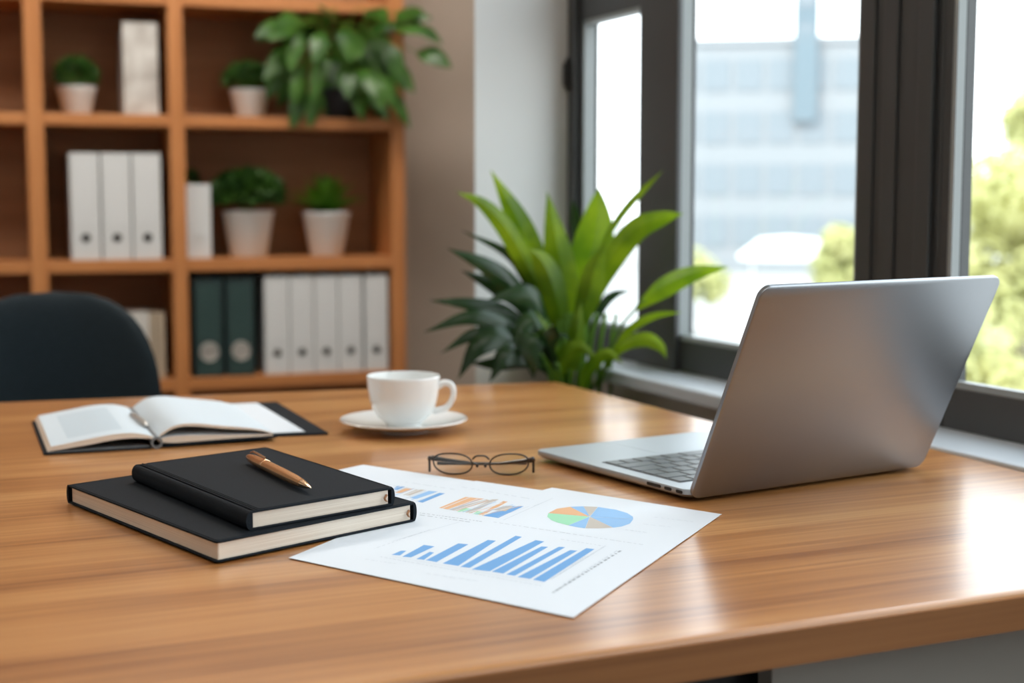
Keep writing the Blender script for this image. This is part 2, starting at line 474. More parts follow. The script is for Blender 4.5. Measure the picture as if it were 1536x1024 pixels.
def make_binder(w, h, body, label_m, ring_r, ring_z, dep=.27, dark=False, name='lever_arch_binder'):
    r = empty(name, '', 'binder')
    bm = nb()
    t = .003
    box(bm, 0, t, .004, dep, 0, h); box(bm, w-t, w, .004, dep, 0, h)
    sp = nb()
    obj('cover', bm, body, r, smooth=False, bevel=.001)
    box(sp, 0, w, 0, .004, 0, h)
    # centre of the spine carries a shallow label panel
    s = obj('spine', sp, body, r, smooth=False, bevel=.0015)
    bm = nb(); box(bm, w*.14, w*.86, -.0008, .0002, h*.33, h*.93) if not dark else box(bm, w*.1, w*.9, -.0008, .0002, h*.02, h*.94)
    obj('spine_label', bm, label_m, s, smooth=False)
    bm = nb(); box(bm, t+.002, w-t-.002, .012, dep-.012, .004, h-.012)
    obj('paper_stack', bm, 'pages', r, smooth=False)
    bm = nb()
    C = V((w/2, -.0012, ring_z))
    n = 28
    tube(bm, [C+V((math.cos(2*math.pi*i/n)*ring_r, 0, math.sin(2*math.pi*i/n)*ring_r)) for i in range(n)], .0022 if not dark else .003, 8, True)
    g = obj('finger_ring', bm, 'ring' if dark else 'gunmetal', r, label='metal finger ring on the spine')
    bm = nb()
    vs = [bm.verts.new(C+V((math.cos(2*math.pi*i/n)*ring_r, -.0001, math.sin(2*math.pi*i/n)*ring_r))) for i in range(n)]
    vb = [bm.verts.new(v.co+V((0, .001, 0))) for v in vs]
    bm.faces.new(vs); bm.faces.new(vb[::-1])
    for i in range(n): bm.faces.new((vs[i], vs[(i+1) % n], vb[(i+1) % n], vb[i]))
    obj('ring_hole', bm, 'ring' if dark else 'ringhole', r, smooth=False)
    return r
def place(o, s, dep, z, label, group=None, tilt=0):
    o.location = SP(s, dep, z); o.rotation_euler = (0, tilt, SA); o['label'] = label
    if group: o['group'] = group
    return o
pb = make_binder(.084, .317, 'binder', 'label_white', .011, .066)
for i, (s, lb) in enumerate(((.5234, 'white binder on the middle shelf, left of the three beside the divider'),
                             (.6131, 'white binder in the middle of the three on the middle shelf'),
                             (.702, 'white binder on the middle shelf standing against the divider'))):
    place(pb if i == 0 else copy_tree(pb), s, .02, Z2, lb, 'three white binders on the middle shelf')
pn = make_binder(.075, .308, 'binder', 'label_white', .010, .068)
for i, (s, lb) in enumerate(((1.0925, 'white binder on the bottom shelf, first after the dark green ones'),
                             (1.1705, 'second white binder from the dark green ones on the bottom shelf'),
                             (1.2485, 'middle one of the five white binders on the bottom shelf'),
                             (1.3265, 'fourth white binder from the dark green ones on the bottom shelf'),
                             (1.4105, 'rightmost white binder on the bottom shelf, by the side panel'))):
    place(pn if i == 0 else copy_tree(pn), s, .02, Z1, lb, 'white binders on the bottom shelf')
pg = make_binder(.088, .305, 'binder_dark', 'label_dark', .027, .078, dark=True)
for i, (s, lb) in enumerate(((.876, 'dark green binder with a large steel ring, the left one of the pair'),
                             (.973, 'dark green binder with a large steel ring, the right one of the pair'))):
    place(pg if i == 0 else copy_tree(pg), s, .02, Z1, lb, 'dark green binders on the bottom shelf')

def make_book(name, w, h, m, label, s, z, dep=.18, d0=.03, group=None, parts=True):
    r = empty(name, label, 'book', SP(s, d0, z), SA, group)
    bm = nb(); t = .0025
    box(bm, 0, t, .003, dep, 0, h); box(bm, w-t, w, .003, dep, 0, h); box(bm, 0, w, 0, .003, 0, h)
    obj('cover', bm, m, r, smooth=False, bevel=.001)
    obj('page_block', box(nb(), t, w-t, .003, dep-.004, .003, h-.003), 'pages', r, smooth=False)
    return r
GB = 'books on the bottom shelf behind the chair'
make_book('book', .078, .206, 'bookgrey', 'wide off-white book behind the chair on the bottom shelf', .664, Z1, group=GB)
make_book('book', .017, .204, 'bookbeige', 'thin beige book squeezed between the off-white book and another', .7435, Z1, group=GB)
make_book('book', .024, .202, 'bookbeige', 'beige book nearest the divider on the bottom shelf', .764, Z1, group=GB)
make_book('book', .034, .2, 'bookgrey', 'off-white book mostly hidden behind the dark chair', .62, Z1, group=GB)
# pale upright box file on the upper shelf and the narrow one on the middle shelf
def box_file(name, label, w, h, m, s, dep, d0, z, ring=None):
    r = empty(name, label, 'box file', SP(s, d0, z), SA)
    bm = nb(); t = .004
    box(bm, 0, w, 0, t, 0, h); box(bm, 0, w, dep-t, dep, 0, h*.8)
    box(bm, 0, t, t, dep-t, 0, h*.92); box(bm, w-t, w, t, dep-t, 0, h*.92); box(bm, t, w-t, t, dep-t, 0, t)
    obj('case', bm, m, r, smooth=False, bevel=.0015)
    bm = nb(); box(bm, t+.004, w-t-.004, t+.003, dep-t-.003, t, h*.88)
    obj('paper_stack', bm, 'pages', r, smooth=False)
    if ring:
        bm = nb(); n = 24; C = V((w/2, -.001, ring))
        tube(bm, [C+V((math.cos(2*math.pi*i/n)*.009, 0, math.sin(2*math.pi*i/n)*.009)) for i in range(n)], .0018, 8, True)
        obj('finger_ring', bm, 'ring', r)
    return r
box_file('box_file', 'tall mottled pale grey box file on the top shelf', .102, .275, 'marble', .687, .2, .05, Z3)
box_file('box_file', 'narrow white box file on the middle shelf against the divider', .074, .226, 'binder', .862, .2, .04, Z2, .062)

# ------------------------------------------------------------ shelf plants
rnd = random.Random(4)
def pot(root, r0, r1, h, m, rim=.004):
    bm = nb()
    lathe(bm, [(0, 0), (r0-.003, 0), (r0, .003), (r1-.002, h-.012), (r1, h-.010), (r1+.001, h-.002), (r1-.001, h), (r1-.005, h), (r1-.006, h-.012), (r0*.9, h-.03), (0, h-.03)], 40)
    obj('pot', bm, m, root)
    bm = nb(); lathe(bm, [(0, h-.008), (r1*.5, h-.009), (r1-.0065, h-.014), (r1-.007, h-.022), (0, h-.022)], 24)
    obj('soil', bm, 'soil', root)
def bush(root, c, rx, rz, n, lw, ll, m, seed):
    rn = random.Random(seed); bm = nb()
    for i in range(n):
        while True:
            d = V((rn.gauss(0, 1), rn.gauss(0, 1), rn.gauss(0, 1))).normalized()
            if d.z > -.35: break
        k = rn.uniform(.72, 1.0)
        p = V(c)+V((d.x*rx*k, d.y*rx*k, d.z*rz*k))
        dirv = (d*.8+V((rn.gauss(0, .5), rn.gauss(0, .5), rn.gauss(0, .5)+.2))).normalized()
        sd = dirv.cross(V((rn.gauss(0, 1), rn.gauss(0, 1), rn.gauss(0, 1)))).normalized()
        u = dirv.cross(sd)
        a = p-dirv*ll*.5; e = p+dirv*ll*.5
        q = [a, p+sd*lw/2+u*lw*.15, e, p-sd*lw/2+u*lw*.15]
        vs = [bm.verts.new(x) for x in q]
        vs.append(bm.verts.new(p))
        for f in ((0, 1, 4), (1, 2, 4), (2, 3, 4), (3, 0, 4)):
            bm.faces.new([vs[x] for x in f])
    obj('foliage', bm, m, root, smooth=False)
    bm = nb()
    for i in range(9):
        a = 2*math.pi*i/9+.3
        tube(bm, [(math.cos(a)*.006, math.sin(a)*.006, c[2]-rz*1.0-.01), (math.cos(a)*.02, math.sin(a)*.02, c[2]-rz*.4), (math.cos(a)*rx*.6, math.sin(a)*rx*.6, c[2]+rz*.2)], .0015, 5)
    obj('stems', bm, 'leaf_stem', root)
r = empty('potted_plant', 'small clipped green bush in a white pot at the left of the top shelf', 'potted plant', SP(.5545, .13, Z3), SA)
pot(r, .041, .058, .086, 'pot'); bush(r, (0, 0, .115), .068, .064, 800, .010, .018, 'leaf_bush', 1)
r = empty('potted_plant', 'small round bush in a white pot beside the big trailing plant', 'potted plant', SP(1.0745, .13, Z3), SA)
pot(r, .044, .062, .090, 'pot'); bush(r, (-.005, 0, .118), .080, .062, 850, .011, .019, 'leaf_bush', 2)
r = empty('potted_plant', 'wide dense bush in a white tapered pot on the middle shelf', 'potted plant', SP(1.063, .13, Z2), SA)
pot(r, .058, .080, .145, 'pot'); bush(r, (0, 0, .195), .118, .085, 1500, .020, .030, 'leaf_bush', 3)
r = empty('potted_plant', 'tiny green plant showing above the narrow white box file', 'potted plant', SP(.905, .27, Z2+.0), SA)
pot(r, .02, .026, .205, 'pot'); bush(r, (0, 0, .240), .030, .036, 200, .010, .016, 'leaf_bush', 5)
# spiky plant
r = empty('potted_plant', 'spiky green plant in a white tapered pot on the middle shelf', 'potted plant', SP(1.3125, .13, Z2), SA)
pot(r, .052, .077, .140, 'pot')
bm = nb(); rn = random.Random(11)
for i in range(42):
    a = i*2.4+rn.uniform(-.2, .2); el = R(rn.uniform(15, 70)) if i > 6 else R(80)
    ln = rn.uniform(.12, .150)
    d = V((math.cos(a)*math.cos(el), math.sin(a)*math.cos(el)*.75, math.sin(el)))
    p0 = V((math.cos(a)*.012, math.sin(a)*.012, .128))
    blade(bm, [p0, p0+d*ln*.4+V((0, 0, .012)), p0+d*ln*.75+V((0, 0, .010)), p0+d*ln+V((0, 0, -.006))], .028, .3, n=3, peak=.35)
obj('foliage', bm, 'leaf_spike', r)
# trailing leafy plant in a dark pot
r = empty('trailing_plant', 'large leafy trailing plant in a dark slate pot on the top shelf', 'potted plant', SP(1.357, .105, Z3), SA)
pot(r, .046, .060, .095, 'darkpot')
rn = random.Random(21)
vine = []
for i in range(40):
    a = rn.uniform(0, 2*math.pi)
    x = rn.uniform(-.20, .17); z = rn.uniform(.08, .30)
    x *= (1-.25*abs(z-.2)/.15)
    vine.append((x, rn.uniform(-.20, .02), z))
# leaves that set the outline: (x, y, z, hang angle)
vine += [(-.17, -.06, .285), (-.19, -.08, .16), (.185, -.19, .275), (.20, -.20, .20), (.14, -.17, .32), (.05, -.16, .325), (-.06, -.15, .32), (-.17, -.1, .20), (-.15, -.14, .13), (.09, -.17, .13), (.05, -.18, .10)]
stems = nb()
for i, (x, y, z) in enumerate(vine):
    if x > .11: y = min(y, -.14)
    base = V((rn.uniform(-.02, .02), rn.uniform(-.02, .02), .085))
    tip = V((x, y, z))
    mid = (base+tip)/2+V((0, -.01, .09+max(0, z-.2)*.3))
    mid.z = min(mid.z, .315); 
    if mid.x > .1: mid.y = min(mid.y, -.13)
    tube(stems, catmull([base, mid, tip], 5), .0018, 5)
    out = V((x*1.2, y*.5-.03, 0)); out = out.normalized() if out.length > 0 else V((0, -1, 0))
    droop = rn.uniform(.9, 2.6) if z < .27 else rn.uniform(-.2, .6)
    if x > .17: droop = rn.uniform(.2, .6)
    d = (out+V((rn.uniform(-.3, .3), rn.uniform(-.2, .1), -droop))).normalized()
    ln = rn.uniform(.10, .14)
    face = V((rn.uniform(-.4, .4), -1, .5)).normalized()
    sd = d.cross(face).normalized()
    p1 = tip+d*ln*.35+V((0, -.008, .010)); p2 = tip+d*ln*.7+V((0, -.006, .004)); p3 = tip+d*ln+V((0, 0, -.008))
    for p in (p1, p2, p3):
        if p.z > .318: p.z = .318
        if p.x > .125: p.y = min(p.y, -.115)
    bm = nb(); blade(bm, [tip, p1, p2, p3], rn.uniform(.052, .070), .2, side=sd, n=3, peak=.32, base_w=.25, wpow=.9)
    obj('leaf', bm, 'leaf_vine', r)
obj('stems', stems, 'leaf_stem', r)

# ------------------------------------------------------------ desk
desk = empty('desk', 'large warm wooden desk with rounded front edge filling the foreground', 'desk', (0, 0, 0))
bm = nb()
prism(bm, [(-.95, .776), (1.062, .776), (1.078, 1.15), (1.085, 1.30), (1.085, 1.395), (.966, 1.395), (.9633, 1.5461), (.9548, 1.9912), (.1457, 2.0981), (-.95, 2.243)], .720, .750)
obj('desk_top', bm, 'desk', desk, smooth=False, bevel=.004, seg=3)
obj('shaded_edge_band', box(nb(), -.945, 1.058, .7745, .7760, .7215, .7455), 'edgewood_shaded', desk, smooth=False, label='front edge band, darker wood with some shade in its colour')
obj('front_panel', box(nb(), .562, 1.05,   .822, .84, .02, .720), 'panelgrey', desk, smooth=False, bevel=.001, label='grey panel under the desk top')
for x0, x1 in ((.500, .580), (-.75, -.70)):
    obj('leg', box(nb(), x0, x1, .85, 1.90, 0, .720), 'blackmetal', desk, smooth=False, bevel=.003)
obj('cross_beam', box(nb(), -.70, .500, 1.36, 1.40, .60, .70), 'blackmetal', desk, smooth=False)

# ------------------------------------------------------------ chair
ch = empty('office_chair', 'dark teal upholstered shell chair tucked behind the desk', 'chair', (.262, 2.60, 0), R(-12))
def shell_pt(t, v, off):            # t in -1..1 across, v 0..1 up; barrel-curved back
    z = .46+v*.405
    yc = .02+.09*(v**1.2)-.10*(abs(t)**2.2)*(1-.2*v)
    return z, yc
bm = nb(); rows = []
NU, NV = 28, 16
def outline(v):                     # half width at height fraction v
    return .192*(1-max(0, (v-.35)/.65)**3.2)**(1/2.6)+.002
fr, bk = [], []
for j in range(NV+1):
    v = 1-(1-j/NV)**1.6
    hw = outline(v); ra, rb = [], []
    for i in range(NU+1):
        t = -1+2*i/NU
        z, yc = shell_pt(t*hw/.195, v, 0)
        th = .020*math.sqrt(max(0, 1-t**6))*math.sqrt(max(.0, 1-v**8))+.004
        ra.append(bm.verts.new((t*hw, yc-th, z))); rb.append(bm.verts.new((t*hw, yc+th, z)))
    fr.append(ra); bk.append(rb)
for A, flip in ((fr, 0), (bk, 1)):
    for j in range(NV):
        for i in range(NU):
            q = (A[j][i], A[j][i+1], A[j+1][i+1], A[j+1][i])
            bm.faces.new(q if not flip else q[::-1])
for j in range(NV):
    bm.faces.new((fr[j][0], fr[j+1][0], bk[j+1][0], bk[j][0])); bm.faces.new((fr[j][-1], bk[j][-1], bk[j+1][-1], fr[j+1][-1]))
for i in range(NU):
    bm.faces.new((fr[0][i], bk[0][i], bk[0][i+1], fr[0][i+1])); bm.faces.new((fr[-1][i], fr[-1][i+1], bk[-1][i+1], bk[-1][i]))
obj('backrest', bm, 'chair', ch)
bm = nb(); prism(bm, rrect(-.21, .21, -.40, .03, .10, 6), .42, .475)
obj('seat', bm, 'chair', ch, bevel=.02, seg=3)
for sx_ in (-1, 1):
    for sy_ in (-.33, 0):
        bm = nb(); tube(bm, [(sx_*.15, sy_+.02 if sy_ else -.03, .425), (sx_*.20, sy_-.03 if sy_ else .04, 0)], [.013, .009], 12)
        obj('leg', bm, 'blackmetal', ch)

# ------------------------------------------------------------ foreground plant
PC_ = V((1.06, 2.20, 0))
fp = empty('potted_plant', 'tall leafy green plant standing between the desk and the window', 'potted plant', PC_, 0)
bm = nb(); lathe(bm, [(0, 0), (.07, 0), (.075, .004), (.098, .40), (.099, .42), (.093, .42), (.09, .39), (0, .39)], 48)
obj('pot', bm, 'darkpot', fp)
bm = nb(); lathe(bm, [(0, .40), (.05, .402), (.089, .396), (.088, .392), (0, .392)], 32)
obj('soil', bm, 'soil', fp)
RR = V((math.cos(YAW), -math.sin(YAW), 0)); FF = V((math.sin(YAW), math.cos(YAW), 0))
def PL(u, v, c=0):
    """plant space: u to the right, v up (m, from the crown at eye height), c towards the room"""
    return RR*u+V((0, 0, 1.03+v))-FF*c
K = 1/881
def Q(px, py, c=0):
    s = (2.44-c)/2.44                 # distances measured on a plane c nearer
    return PL((px-841)*K*s+ -.0*c, -(py-300)*K*s, c)
root_pt = V((0, 0, .40))
def leaf(path, w, m, fold=.42, stem_from=None, peak=.4, base_w=.12, side=None, sr=.004, wpow=1.0, label=None):
    pts = [Q(*p) for p in path]
    bm = nb()
    sd = side
    if sd is None:
        d = (pts[-1]-pts[0]).normalized(); sd = d.cross(-FF+V((0, 0, .35))).normalized()
    blade(bm, pts, w, fold, side=sd, n=6, peak=peak, base_w=base_w, wpow=wpow)
    lf = obj('leaf', bm, m, fp, label=label)
    j = V((pts[0].x*.25, pts[0].y*.25, .62))
    if stem_from is not None: j = Q(*stem_from)
    bm = nb(); tube(bm, catmull([root_pt+V((pts[0].x*.15, pts[0].y*.15, 0)), j, pts[0], pts[0]+(pts[1]-pts[0])*.4], 6), [sr]*18+[sr*.5], 6)
    obj('stalk', bm, 'leaf_stem', lf)
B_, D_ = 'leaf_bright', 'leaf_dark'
leaf([(848, 500, .02), (812, 420, .05), (778, 335, .08), (734, 256, .10)], .050, B_, peak=.45, base_w=.3)
leaf([(850, 490, .04), (845, 430, .07), (832, 360, .09), (818, 288, .10)], .052, B_, peak=.4, base_w=.3)
leaf([(862, 490, .00), (875, 420, .03), (892, 350, .04), (897, 283, .04)], .070, B_, peak=.5, base_w=.3, wpow=.8)
leaf([(868, 500, .05), (895, 420, .10), (942, 350, .14), (985, 328, .17), (1018, 320, .19)], .040, B_, peak=.4, base_w=.3)
leaf([(840, 500, .04), (800, 420, .08), (762, 350, .11), (722, 306, .13), (682, 288, .14)], .033, B_, peak=.4, base_w=.3)
leaf([(846, 510, .08), (830, 440, .11), (812, 395, .12), (790, 372, .13)], .045, B_, peak=.4, base_w=.3)
leaf([(860, 505, .09), (880, 440, .12), (890, 400, .13), (905, 365, .14)], .042, B_, peak=.4, base_w=.3)
leaf([(950, 462, .16), (985, 432, .19), (1030, 410, .22), (1085, 399, .25)], .034, B_, peak=.4, base_w=.2, stem_from=(905, 550, .10), sr=.0025)
leaf([(900, 560, .10), (935, 500, .13), (975, 474, .16), (1018, 468, .18)], .014, B_, peak=.5, sr=.0025)
leaf([(895, 570, .10), (925, 522, .13), (962, 508, .15), (985, 518, .16), (996, 538, .17)], .024, B_, peak=.5, sr=.0025)
leaf([(885, 420, .08), (908, 355, .09), (942, 305, .10), (990, 256, .11)], .013, B_, peak=.65, base_w=.05, sr=.002, stem_from=(880, 500, .08))
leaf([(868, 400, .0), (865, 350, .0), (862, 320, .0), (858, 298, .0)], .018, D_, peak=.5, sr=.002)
leaf([(850, 570, .10), (858, 530, .12), (862, 490, .13), (868, 450, .13)], .030, B_, peak=.4, base_w=.3)
leaf([(838, 575, .11), (828, 540, .13), (815, 500, .14), (800, 465, .14)], .026, B_, peak=.4, base_w=.3)
leaf([(825, 590, .12), (835, 545, .14), (862, 520, .15), (890, 535, .16)], .030, B_, peak=.4, base_w=.3)
leaf([(870, 600, .12), (875, 560, .14), (905, 530, .16), (930, 545, .17)], .022, B_, peak=.4, base_w=.3)
# dark lower leaves arching to the left
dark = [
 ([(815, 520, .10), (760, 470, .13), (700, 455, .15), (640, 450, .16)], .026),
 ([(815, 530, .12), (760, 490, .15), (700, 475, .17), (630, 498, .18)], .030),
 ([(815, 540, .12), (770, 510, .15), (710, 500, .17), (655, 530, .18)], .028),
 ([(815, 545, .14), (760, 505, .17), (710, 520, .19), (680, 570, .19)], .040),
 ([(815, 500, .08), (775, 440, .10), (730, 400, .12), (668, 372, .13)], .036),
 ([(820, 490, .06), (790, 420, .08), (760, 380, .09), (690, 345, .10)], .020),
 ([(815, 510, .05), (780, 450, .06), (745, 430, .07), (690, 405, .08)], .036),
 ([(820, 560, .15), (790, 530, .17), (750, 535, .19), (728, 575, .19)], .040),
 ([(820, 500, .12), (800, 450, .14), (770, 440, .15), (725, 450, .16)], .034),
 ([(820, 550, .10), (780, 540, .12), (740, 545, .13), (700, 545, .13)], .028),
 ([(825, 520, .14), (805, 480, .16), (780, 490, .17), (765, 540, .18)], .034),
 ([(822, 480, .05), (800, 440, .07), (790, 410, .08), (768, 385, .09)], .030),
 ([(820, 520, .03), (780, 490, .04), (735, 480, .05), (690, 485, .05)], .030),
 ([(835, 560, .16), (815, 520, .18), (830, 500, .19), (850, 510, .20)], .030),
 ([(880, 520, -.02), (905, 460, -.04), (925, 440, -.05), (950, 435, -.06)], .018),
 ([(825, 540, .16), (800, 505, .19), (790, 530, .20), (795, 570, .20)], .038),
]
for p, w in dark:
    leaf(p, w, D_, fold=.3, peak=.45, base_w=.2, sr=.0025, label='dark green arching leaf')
# upright green canes in the middle
for i, (a, b_, w) in enumerate(((840, 560, .006), (855, 545, .007), (868, 560, .006), (885, 520, .004), (898, 530, .004), (830, 570, .005), (915, 520, .003), (848, 590, .006))):
    bm = nb(); tube(bm, catmull([root_pt+PL((a-850)*.0004, -1.03, .02), Q(a-4, 640, .06), Q(a, b_, .08), Q(a+8, 470, .09)], 6), w, 8)
    obj('cane', bm, 'leaf_stem', fp)

# ------------------------------------------------------------ laptop
e1 = V((.9888, .149, 0)); e2 = V((-.149, .9888, 0)); LO = V((.678, 1.1305, .750))
LA = math.atan2(.149, .9888)
lp = empty('laptop', 'open silver grey laptop seen from behind on the right of the desk', 'laptop', LO, LA)
LW, LD = .311, .262
bm = nb()                            # base body: undercut slab, top at 12 mm
top = rrect(0, LW, .002, LD, .010, 6); mid = rrect(.0006, LW-.0006, .0026, LD-.0006, .010, 6); low = rrect(.010, LW-.010, .012, LD-.012, .010, 6)
rings = [[bm.verts.new((x, y, z)) for x, y in P] for P, z in ((low, .0022), (rrect(.003, LW-.003, .005, LD-.003, .010, 6), .0042), (mid, .0062), (top, .0070), (top, .0112), (rrect(.0006, LW-.0006, .0026, LD-.0006, .010, 6), .0120))]
for A, B in zip(rings, rings[1:]):
    for i in range(len(A)):
        j = (i+1) % len(A); bm.faces.new((A[i], A[j], B[j], B[i]))
bm.faces.new(rings[0][::-1]); bm.faces.new(rings[-1])
base = obj('base', bm, 'alu_deck', lp)
for x, y in ((.03, .03), (LW-.03, .03), (.03, LD-.03), (LW-.03, LD-.03)):
    bm = nb(); lathe(bm, [(0, 0), (.007, 0), (.0075, .0005), (.0075, .0026), (0, .0026)], 20, (x, y, 0)); obj('rubber_foot', bm, 'gasket', base)
KX0, KX1, KY0, KY1 = .018, LW-.018, .036, .161
bm = nb(); prism(bm, rrect(KX0-.0015, KX1+.0015, KY0-.0015, KY1+.0015, .002, 3), .0119, .01215)
kw = obj('keyboard', bm, 'keywell', lp, smooth=False)
keyproto = {}
rowsdef = [[1]*14, [1]*13+[1.6], [1.6]+[1]*12+[1], [1.9]+[1]*11+[1.75], [2.4]+[1]*10+[2.25], [1.1, 1.1, 1.1, 1.35, 5.6, 1.35, 1.1, 1, 1, 1]]
rh = (KY1-KY0)/6
for ri, row in enumerate(rowsdef):
    # the top row lies next to the hinge, the space bar row next to the palm rest; left of the keyboard is at the far side
    y0 = KY0+ri*rh; tot = sum(row); x = KX1
    for wu in row:
        w = wu/tot*(KX1-KX0); x -= w
        k = ('%.4f' % w)
        if k not in keyproto:
            bm = nb(); g = .0011
            A = rrect(g, w-g, g, rh-g, .0016, 2); B = rrect(g+.0006, w-g-.0006, g+.0006, rh-g-.0006, .0014, 2)
            hexa(bm, [(p[0], p[1], 0) for p in A], [(p[0], p[1], .0009) for p in B])
            ko = obj('key', bm, 'key', kw, smooth=False); keyproto[k] = ko
        else:
            ko = keyproto[k].copy(); COL.objects.link(ko)
        ko.parent = kw; ko.location = (x, y0, .0121)
bm = nb(); prism(bm, rrect(LW/2-.058, LW/2+.058, .172, .250, .003, 3), .0119, .01212)
obj('trackpad', bm, 'alu_deck', lp, smooth=False)
for name, ya, yb in (('port', .042, .064), ('port', .026, .037), ('port', .010, .0195)):
    bm = nb(); zc = .0088; h = .0016; n = 8; prof = []
    for sgn, yc in ((1, yb-h), (-1, ya+h)):
        for i in range(n+1):
            a = -math.pi/2+math.pi*i/n
            prof.append((yc+sgn*h*math.cos(a), zc+sgn*h*math.sin(a)))
    A = [bm.verts.new((-.0003, y, z)) for y, z in prof]; B = [bm.verts.new((.002, y, z)) for y, z in prof]
    bm.faces.new(A); bm.faces.new(B[::-1])
    for i in range(len(A)): bm.faces.new((A[i], A[(i+1) % len(A)], B[(i+1) % len(A)], B[i]))
    obj(name, bm, 'gasket', lp, smooth=False)
# lid: leans back over the hinge towards the viewer
TH = R(25); LH = .223
lu = V((0, -math.sin(TH), math.cos(TH))); ln_ = V((0, -math.cos(TH), -math.sin(TH)))   # up along the lid, outward
L0 = V((.0, -.0005, .0040))
def LP(x, y, d): return L0+V((x, 0, 0))+lu*y+ln_*d
def slab(bm, P0, P1, d0, d1, r_):
    A = rrect(*P0, r_, 6); B = rrect(*P1, r_, 6)
    hexa(bm, [LP(x, y, d0) for x, y in A], [LP(x, y, d1) for x, y in B])
bm = nb(); rings = []
for ins, d in ((.0012, -.0045), (.0002, -.0038), (0, -.001), (.0003, .0002), (.0012, .0008)):
    rings.append([bm.verts.new(LP(x, y, d)) for x, y in rrect(ins, LW-ins, ins, LH-ins, .011, 7)])
for A, B in zip(rings, rings[1:]):
    for i in range(len(A)):
        j = (i+1) % len(A); bm.faces.new((A[i], A[j], B[j], B[i]))
bm.faces.new(rings[0][::-1]); bm.faces.new(rings[-1])
lid = obj('lid', bm, 'alu', lp)
bm = nb(); slab(bm, (.003, LW-.003, .010, LH-.003), (.003, LW-.003, .010, LH-.003), -.0044, -.0049, .008)
obj('screen', bm, 'screen', lid, smooth=False, label='dark glass screen facing the window')
bm = nb(); tube(bm, [LP(.03, .004, -.006), LP(LW-.03, .004, -.006)], .0035, 12)
obj('hinge', bm, 'gunmetal', lp)

# ------------------------------------------------------------ closed notebooks
def book(name, label, Np, Lp, Rp, z0, h, spine, rb):
    """Np near corner, Lp left corner, Rp right corner of the cover; spine on side 'NL' or far 'LB'"""
    N_ = V((*Np, 0)); a = V((*Rp, 0))-N_; b_ = V((*Lp, 0))-N_
    la, lb = a.length, b_.length; a = a.normalized(); b_ = b_.normalized()
    r = empty(name, label, 'notebook', N_+V((0, 0, z0)), 0)
    def P(x, y, z): return a*x+b_*y+V((0, 0, z))
    t = .0018
    def board(bm, x0, x1, y0, y1, za, zb, r_=.004):
        rr = rrect(x0, x1, y0, y1, r_, 4)
        hexa(bm, [P(x, y, za) for x, y in rr], [P(x, y, zb) for x, y in rr])
    bm = nb(); board(bm, 0, la, 0, lb, h-t, h); obj('front_cover', bm, 'leather', r, bevel=.0006)
    bm = nb(); board(bm, 0, la, 0, lb, 0, t); obj('back_cover', bm, 'leather', r, bevel=.0006)
    bm = nb()
    x0, y0, x1, y1 = .0025, .0022, la-.0045, lb-.003
    if spine == 'NL': x0 = .001
    board(bm, x0, x1, y0, y1, t*.9, h-t*.9, .0015)
    obj('page_block', bm, 'pages', r, smooth=False)
    bm = nb(); n = 12                # rounded spine
    if spine == 'NL':
        prof = [(-math.sin(math.pi*i/n)*h*.34, h/2-math.cos(math.pi*i/n)*h/2) for i in range(n+1)]
        prof += [(.003, h), (.003, h-t), (.0008, h-t), (.0008, t), (.003, t), (.003, 0)]
        A = [bm.verts.new(P(x, 0, z)) for x, z in prof]; B = [bm.verts.new(P(x, lb, z)) for x, z in prof]
    else:
        prof = [(lb+math.sin(math.pi*i/n)*h*.22, h/2-math.cos(math.pi*i/n)*h/2) for i in range(n+1)]
        prof += [(lb-.003, h), (lb-.003, h-t), (lb-.001, h-t), (lb-.001, t), (lb-.003, t), (lb-.003, 0)]
        A = [bm.verts.new(P(0, y, z)) for y, z in prof]; B = [bm.verts.new(P(la, y, z)) for y, z in prof]
    bm.faces.new(A); bm.faces.new(B[::-1])
    for i in range(len(A)): bm.faces.new((A[i], A[(i+1) % len(A)], B[(i+1) % len(A)], B[i]))
    obj('spine', bm, 'leather', r)
    bm = nb()                        # closing flap on the right-hand side
    prof = [(la-.0018+math.sin(math.pi*i/n)*.0032, h/2-math.cos(math.pi*i/n)*h*.498) for i in range(n+1)]
    prof += [(la-.0035, h-t), (la-.0026, h-t), (la-.0022, h/2), (la-.0026, t), (la-.0035, t)]
    A = [bm.verts.new(P(x, .0006, z)) for x, z in prof]; B = [bm.verts.new(P(x, lb-.0006, z)) for x, z in prof]
    bm.faces.new(A); bm.faces.new(B[::-1])
    for i in range(len(A)): bm.faces.new((A[i], A[(i+1) % len(A)], B[(i+1) % len(A)], B[i]))
    obj('closing_flap', bm, 'leather', r)
    bm = nb()                        # seam near the cover edge
    e = .0022
    cs_ = [P(x, y, h+.0001) for x, y in rrect(e+(.006 if spine == 'NL' else 0), la-e, e, lb-e, .003, 3)]
    tube(bm, cs_, .00035, 5, True)
    if spine == 'NL':
        tube(bm, [P(.0055, .001, h+.0001), P(.0055, lb-.001, h+.0001)], .0006, 6)
    obj('stitched_seam', bm, 'leather', r)
    bm = nb()                        # bookmark ribbon end at the right of the page block
    zc = h*.5; xx = la-.0095
    pts = [P(xx+.003, .003, zc+.002), P(xx+.001, -.0002, zc+.0015), P(xx-.0012, -.0012, zc), P(xx, -.0006, zc-.0022), P(xx+.002, .0006, zc-.0035)]
    tube(bm, catmull(pts, 4), .0011, 6, flatz=.5)
    obj('ribbon', bm, 'ribbon', r, label='copper coloured ribbon end')
    return r
book('notebook', 'larger closed black leather notebook, bottom of the stack', (.2287, 1.0835), (.1510, 1.3600), (.4195, 1.1590), .7512, .0170, 'LB', 0)
book('notebook', 'smaller closed black leather notebook lying on the larger one', (.2628, 1.1085), (.2125, 1.3520), (.3975, 1.1535), .7683, .0158, 'NL', 0)
